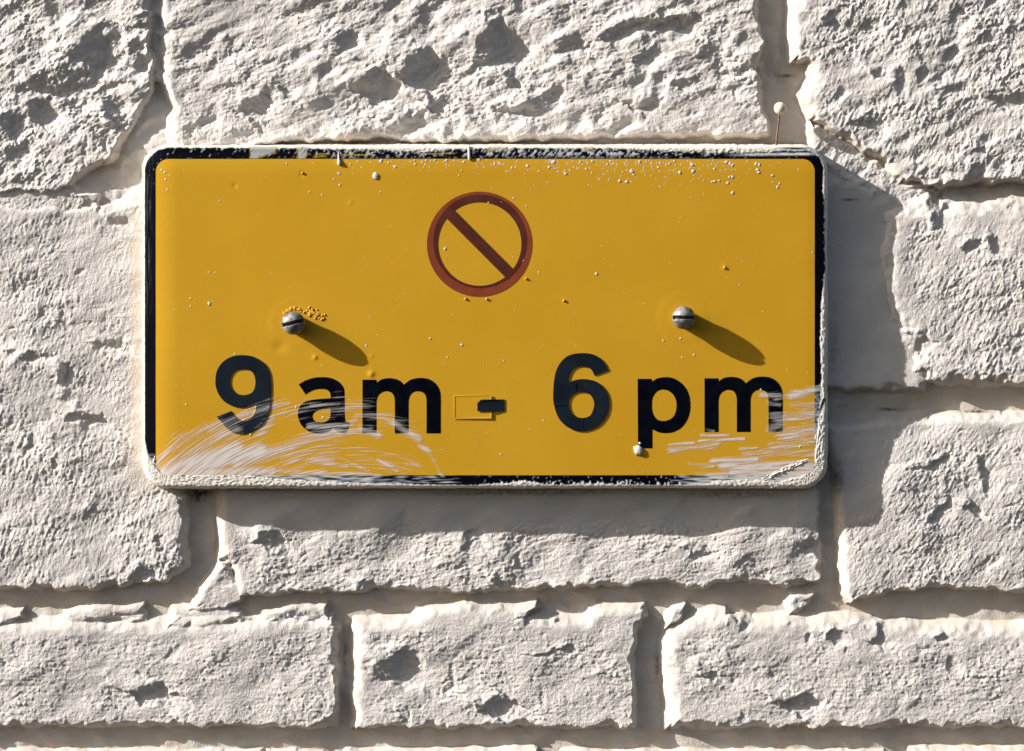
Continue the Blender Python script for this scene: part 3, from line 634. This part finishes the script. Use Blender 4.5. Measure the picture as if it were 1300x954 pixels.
def drip(pts, label):          # a run of paint: chain of overlapping lobes in one skin
    cu = bpy.data.curves.new('paint_drip', 'CURVE'); cu.dimensions = '3D'; cu.bevel_depth = 1.0 * S; cu.bevel_resolution = 3; cu.use_fill_caps = True
    sp = cu.splines.new('POLY'); sp.points.add(len(pts) - 1)
    for p, (x, y, h, r) in zip(sp.points, pts):
        a = W(x, y, float(face_h(x, y)) + h); p.co = (*a.tolist(), 1); p.radius = r
    t = bpy.data.objects.new('tmp', cu); col.objects.link(t)
    me = bpy.data.meshes.new_from_object(t.evaluated_get(bpy.context.evaluated_depsgraph_get())); bpy.data.objects.remove(t)
    me.materials.clear(); me.polygons.foreach_set('use_smooth', [True] * len(me.polygons))
    return link('paint_drip', me, M_spat, sign, label)
drip([(429.5, 193, .4, .5), (429.8, 198, .5, 1.0), (430.2, 203, .8, 1.4), (430.6, 206, 1.0, 2.3), (430.9, 208.2, 1.0, 2.4), (431.2, 210, .6, 1.2)], 'short white paint drip near the left end of the top border')
drip([(595.2, 184.5, .6, .9), (595.3, 190, .9, 1.7), (595.6, 196, .9, 1.8), (596, 201, .9, 2.0), (596.2, 203.2, .5, 1.2)], 'stubby white paint drip across the top border above the circle')
spots = [(x, y, r, random.uniform(1, 1.4), random.uniform(0, 3), .1) for (x, y, r) in (
 (205,216,1.6),(209,219,1.6),(210,228,1.5),(212,241,1.4),(279,255,1.3),(393,244,1.2),(409,248,1.2),(364,208,1.3),(265.5,386,2.3),(242,379,1.2),(242,389,1.2),(265,346,1.2),(273,346,1.0),(236,514,1.3),
 (565,316,2.1),(620,257.5,1.7),(636.5,257,1.4),(652,252,1.4),(583,223,1.2),(664,331,1.2),(757,348,2.2),(318,552,1.9),(298,450,1.0),(465,439,1.5),(546,430,1.5),(586,438,1.8),(568,454,1.2),(864,430,1.4),(842,433,1.3),(881,451,1.6),(866,454,1.2),
 (930,245,2.1),(1016,567,1.8),(966,495,1.4),(410,530.5,1.5),(376,517,1.5),(429,220,1.3),(431,221,1.6),(431.5,235,1.8),(424,228,1.2),(502,212,1.9),(445,209,1.5),(409,464,1.0),(483,244,1.3),(628,209,1.5),(634,207,1.6),(669.5,211,2.2),(703,206,2.6),(697,213,1.8),
 (718,221,2.1),(786.5,230,2.2),(795.5,231,2.1),(812,205.5,2.1),(802,218,2.6),(804.5,222,1.5),(878.5,209.5,2.4),(880,217.5,2.3),(863,219.5,2.4),(907,214.5,1.8),(924,232.5,2.0),(913,229.5,1.6),(907,230.5,1.7),(904,231,1.4),(930,225,1.9),(926,225,1.7),
 (962,216,2.3),(963.5,219,2.1),(960,208.5,2.2),(964,209.5,2.0),(980.5,223,1.7),(987,238,1.6),(990,233,1.4),(988,236,1.1),(922,206,2.2),(927,208,2.0),(930,210,1.8),(856,205,1.6),(850,208,1.5),(836,213,1.4),(838,207,1.5),(600,196,1.4),(684,346,1.1),(668.5,262,1.1),
 (636,209,1.3),(650,213,1.4),(589,206,1.6),(567,204,1.8),(552,204,1.5),(527,209,1.6),(526,204,1.4),(484,204.5,2.2),(493,207,1.3),(586,217,1.1),(541,204,1.3),(608,203,1.9),(752,205,1.8),(737,206,1.6),(744,215,1.6),(771,209,1.6),(775,205,1.5),(1032,321,1.1),(939,362,1.0),(1000,470,1.0),(690,534,1.1),(636,577,1.4),(640,458,1.1))]
rr = random.Random(5)
for i in range(330):
    x = rr.choice([rr.gauss(800, 45), rr.gauss(770, 90), rr.gauss(560, 90), rr.gauss(890, 60), rr.uniform(420, 1000), rr.gauss(700, 60)])
    if not 205 < x < 1028: continue
    y = 203.5 + abs(rr.gauss(0, 7 if x < 640 else 12 if x < 740 else 14)); 
    if y > 242: continue
    spots.append((x, y, rr.uniform(.4, 1.05), rr.uniform(1, 1.9), rr.uniform(1.2, 2.6), 0))
for i in range(170):
    x, y = rr.uniform(205, 1028), rr.uniform(208, 598)
    spots.append((x, y, rr.uniform(.4, .8), 1.2, rr.uniform(0, 3), 0))
spots = [(a_[0], a_[1], a_[2] * .85, *a_[3:]) for a_ in spots]
drop_part('paint_spatter', spots, M_spat, .24, 8, kind='stuff', label='fine white paint spatter, densest below the top border on the right')
fl = []
for i in range(95):
    t = rr.random()
    if t < .45: a = rr.uniform(-2.5, -.9); x, y = 374 + 16.5 * math.cos(a) + rr.gauss(0, 1.2), 410.5 + 18.5 * math.sin(a) + rr.gauss(0, .9)
    else: k = rr.random(); x, y = 392 + 19 * k + rr.gauss(0, 2), 395 + 9 * k + rr.gauss(0, 2.6)
    fl.append((x, y, rr.uniform(.6, 1.7), rr.uniform(1, 1.9), rr.uniform(0, 3), -.2))
drop_part('paint_crumbs', fl, M_flake, .75, 7, kind='stuff', label='crumbs of yellow paint beside the left screw')
for (x, y) in ((591, 380), (618, 380), (668, 354), (716, 382), (384, 220), (920, 340)):
    drop_part('paint_crumb', [(x, y, 1.5, 1.3, 2.2, 0), (x + 1.4, y + .9, 1.0, 1.2, .5, 0)], M_flake, 1.1, 8)

# scratches
def scratch(x0, y0, x1, y1, wd=.9, a=.6, bend=0.0):
    co = []; q = []; cv = []; n = 14; b = 0; L = math.hypot(x1 - x0, y1 - y0); nx_, ny_ = -(y1 - y0) / L, (x1 - x0) / L
    for i in range(n + 1):
        t = i / n; s_ = bend * math.sin(math.pi * t) + rr.uniform(-.25, .25); w_ = wd * (.35 + .65 * math.sin(math.pi * min(1, t * .9 + .1))) / 2
        x, y = x0 + (x1 - x0) * t + nx_ * s_, y0 + (y1 - y0) * t + ny_ * s_
        for g in (-1, 1):
            xx, yy = x + nx_ * w_ * g, y + ny_ * w_ * g
            co.append(W(xx, yy, float(face_detail(np.float64(xx), np.float64(yy))) + .12)); cv.append(a * rr.uniform(.5, 1))
        if i < n: q.append((b + 2 * i, b + 2 * i + 1, b + 2 * i + 3, b + 2 * i + 2))
    link('scratch', mesh_raw('scratch', np.array(co), np.array(q), {'cover': np.array(cv)}), M_scr, sign)
for s_ in ((229, 205, 253, 259, 1.0, .55, 2), (250, 190, 252, 204, .8, .5, 0), (254, 206, 246, 232, .8, .3, -3), (532, 308, 571, 298, .9, .4, -1), (561, 338, 577, 309, .9, .45, 0), (674, 232, 677, 254, .9, .7, 1), (667, 205, 668, 250, .6, .22, 0),
           (584, 394, 590, 380, .8, .35, 0), (599, 592, 611, 542, .9, .38, 0), (450, 590, 445, 555, .8, .45, 1), (615, 466, 614, 457, 1.2, .6, 0), (910, 318, 932, 322, .7, .3, 3), (1020, 220, 1022, 260, .6, .25, 0), (600, 300, 640, 340, .5, .3, 1), (700, 480, 760, 440, .5, .15, 0), (480, 350, 560, 330, .5, .12, 4), (300, 300, 420, 380, .5, .10, 0), (820, 300, 900, 260, .5, .10, 2)):
    scratch(*s_)
for i in range(22):
    x0, y0, a_, L_ = rr.uniform(215, 1000), rr.uniform(215, 560), rr.choice([rr.gauss(-.5, .3), rr.gauss(1.3, .3)]), rr.uniform(14, 70)
    x1, y1 = x0 + L_ * math.cos(a_), y0 + L_ * math.sin(a_)
    if 205 < x1 < 1025 and 212 < y1 < 590: scratch(x0, y0, x1, y1, rr.uniform(.4, .7), rr.uniform(.10, .32), rr.uniform(-4, 4))

# dragged white paint over the face and over the letters
def pin_poly(x, y, C): return poly_sdf(x, y, C)
DARKS = [nine_o] + [outline(zm(L_, a_, b_, k_)) for (L_, a_, b_, k_) in ((AA, 370, 470, 10.6), (EM, 450, 470, 10.6), (PE, 800, 470, 8.68), (EM, 884.2, 468.3, 10.6))]
def smear(x0, x1, y0, y1, fn, label):
    gx_ = np.arange(x0, x1, .72); gy_ = np.arange(y0, y1, .62); A, Bq = np.meshgrid(gx_, gy_)
    cov = fn(A, Bq)
    up = np.full(A.shape, .30)
    d9 = poly_sdf(A, Bq, nine_o); up = np.where(d9 < .3, 1.15, up)
    lim = (A < XR - BW + .5) & (A > XL + BW - .5) & (Bq < YB - BW + .5)
    rr_ = RC - BW; cxl, cyb, cxr = XL + RC, YB - RC, XR - RC
    lim &= ~((A < cxl) & (Bq > cyb) & (np.hypot(A - cxl, Bq - cyb) > rr_ + .5)); lim &= ~((A > cxr) & (Bq > cyb) & (np.hypot(A - cxr, Bq - cyb) > rr_ + .5))
    cov = np.where(lim, cov, 0)
    for C in DARKS:
        x_, y_ = np.array(C).T
        if x_.max() < x0 or x_.min() > x1: continue
        hit = poly_sdf(A, Bq, C) < 0; cov = np.where(hit, cov * .62, cov)
    keep = cov > .02
    return link('paint_smear', mesh_grid('paint_smear', A, Bq, face_h(A, Bq) + up, {'cover': np.minimum(cov * 1.2, .90)}, keep), M_smear, sign, label)
smear(196, 580, 488, 606, cover_left, 'arcing dry-brush smear of white paint across the lower left of the sign')
smear(830, 1038, 480, 606, cover_right, 'streaky white paint smear in the lower right corner')

# thick ridges of paint dragged round the lower right corner
def ridge(pts, wd, hh, label, seed):
    P = np.array(pts, float); d = np.r_[0, np.cumsum(np.hypot(*np.diff(P, axis=0).T))]; n = int(d[-1] / .8)
    tt = np.linspace(0, d[-1], n); cx = np.interp(tt, d, P[:, 0]); cy = np.interp(tt, d, P[:, 1])
    tx, ty = np.gradient(cx), np.gradient(cy); L = np.hypot(tx, ty); nx_, ny_ = -ty / L, tx / L
    v_ = np.linspace(-1, 1, 15)[None, :]; ww = wd * (.25 + .75 * np.sin(np.pi * np.clip(tt / d[-1], .04, .96)) ** .5)[:, None] * (1 + .5 * perlin(tt / 6, tt * 0, seed)[:, None])
    A = cx[:, None] + nx_[:, None] * v_ * ww; Bq = cy[:, None] + ny_[:, None] * v_ * ww
    hgt = hh * (1 - v_ ** 2) * np.clip(.5 + 1.3 * fbm(A / 3.5, Bq / 2.0, 2, seed + 1) + .9 * perlin(v_ * 2.6 + 0 * tt[:, None], tt[:, None] / 14, seed + 3), .0, 2)
    hgt = hgt * np.minimum(1, np.minimum(tt, d[-1] - tt) / 6)[:, None]
    return link('paint_ridge', mesh_grid('paint_ridge', A, Bq, face_h(np.clip(A, 0, 1040), Bq) + .1 + hgt), add_ridge, sign, label)
add_ridge = add_bump(new_mat('cream_paint_ridge', (.78, .74, .67), .6), 1400, 0.0002, .8)
ridge([(1027, 584), (1012, 590), (996, 597), (975, 607), (958, 615)], 4.0, 1.5, 'upper diagonal ridge of cream paint in the lower right corner', 140)
ridge([(1020, 606), (1008, 609), (992, 614), (978, 618)], 3.6, 1.4, 'lower diagonal ridge of cream paint in the lower right corner', 143)
ridge([(1037, 548), (1036, 555), (1035.5, 560)], 2.0, 1.8, 'short upright dab of cream paint by the right border', 146)
ridge([(196, 578), (193, 590), (196, 602), (206, 610)], 3.0, 1.2, 'cream daub over the lower left corner of the border', 149)

# ------------------------------------------------------------------ the map pin
pin = bpy.data.objects.new('map_pin', None); col.objects.link(pin); pin.empty_display_size = .01
pin['label'] = 'pin with a round cream head and rusty shaft, poking up above the sign'; pin['category'] = 'pin'
pin.location = W(987, 184, 14).tolist()
def pin_child(o): o.parent = pin; o.matrix_parent_inverse = pin.matrix_basis.inverted(); return o
def tube(name, pts, rads, mat):
    P = [Vector(W(*p).tolist()) for p in pts]; co = []; q = []; n = 12
    ax = (P[-1] - P[0]).normalized(); u_ = ax.orthogonal().normalized(); v_ = ax.cross(u_)
    for p, r in zip(P, rads):
        for i in range(n): t = 2 * math.pi * i / n; co.append(p + (u_ * math.cos(t) + v_ * math.sin(t)) * r * S)
    for k in range(len(P) - 1):
        for i in range(n): j = (i + 1) % n; q.append((k * n + i, k * n + j, (k + 1) * n + j, (k + 1) * n + i))
    return link(name, mesh_raw(name, np.array([list(c_) for c_ in co]), np.array(q)), mat)
pin_child(tube('shaft', [(986.2, 192, 14), (987.3, 180, 13.6), (988.8, 166, 13), (990.6, 150, 12.4), (991.3, 141, 12)], [1.3, 1.35, 1.25, 1.3, 1.5], M_rust))
nu, nv = 40, 24
tu, tv = np.meshgrid(np.linspace(0, 2 * np.pi, nu + 1), np.linspace(0.001, np.pi - .001, nv))
R_ = 8.0
co = W(992.3 + R_ * np.sin(tv) * np.cos(tu), 136.2 + R_ * np.cos(tv), 12 + R_ * np.sin(tv) * np.sin(tu)).reshape(-1, 3)
i_ = np.arange((nu + 1) * nv).reshape(nv, nu + 1); q = np.stack([i_[:-1, :-1], i_[:-1, 1:], i_[1:, 1:], i_[1:, :-1]], -1).reshape(-1, 4)
pin_child(link('pin_head', mesh_raw('pin_head', co, q), M_pearl))
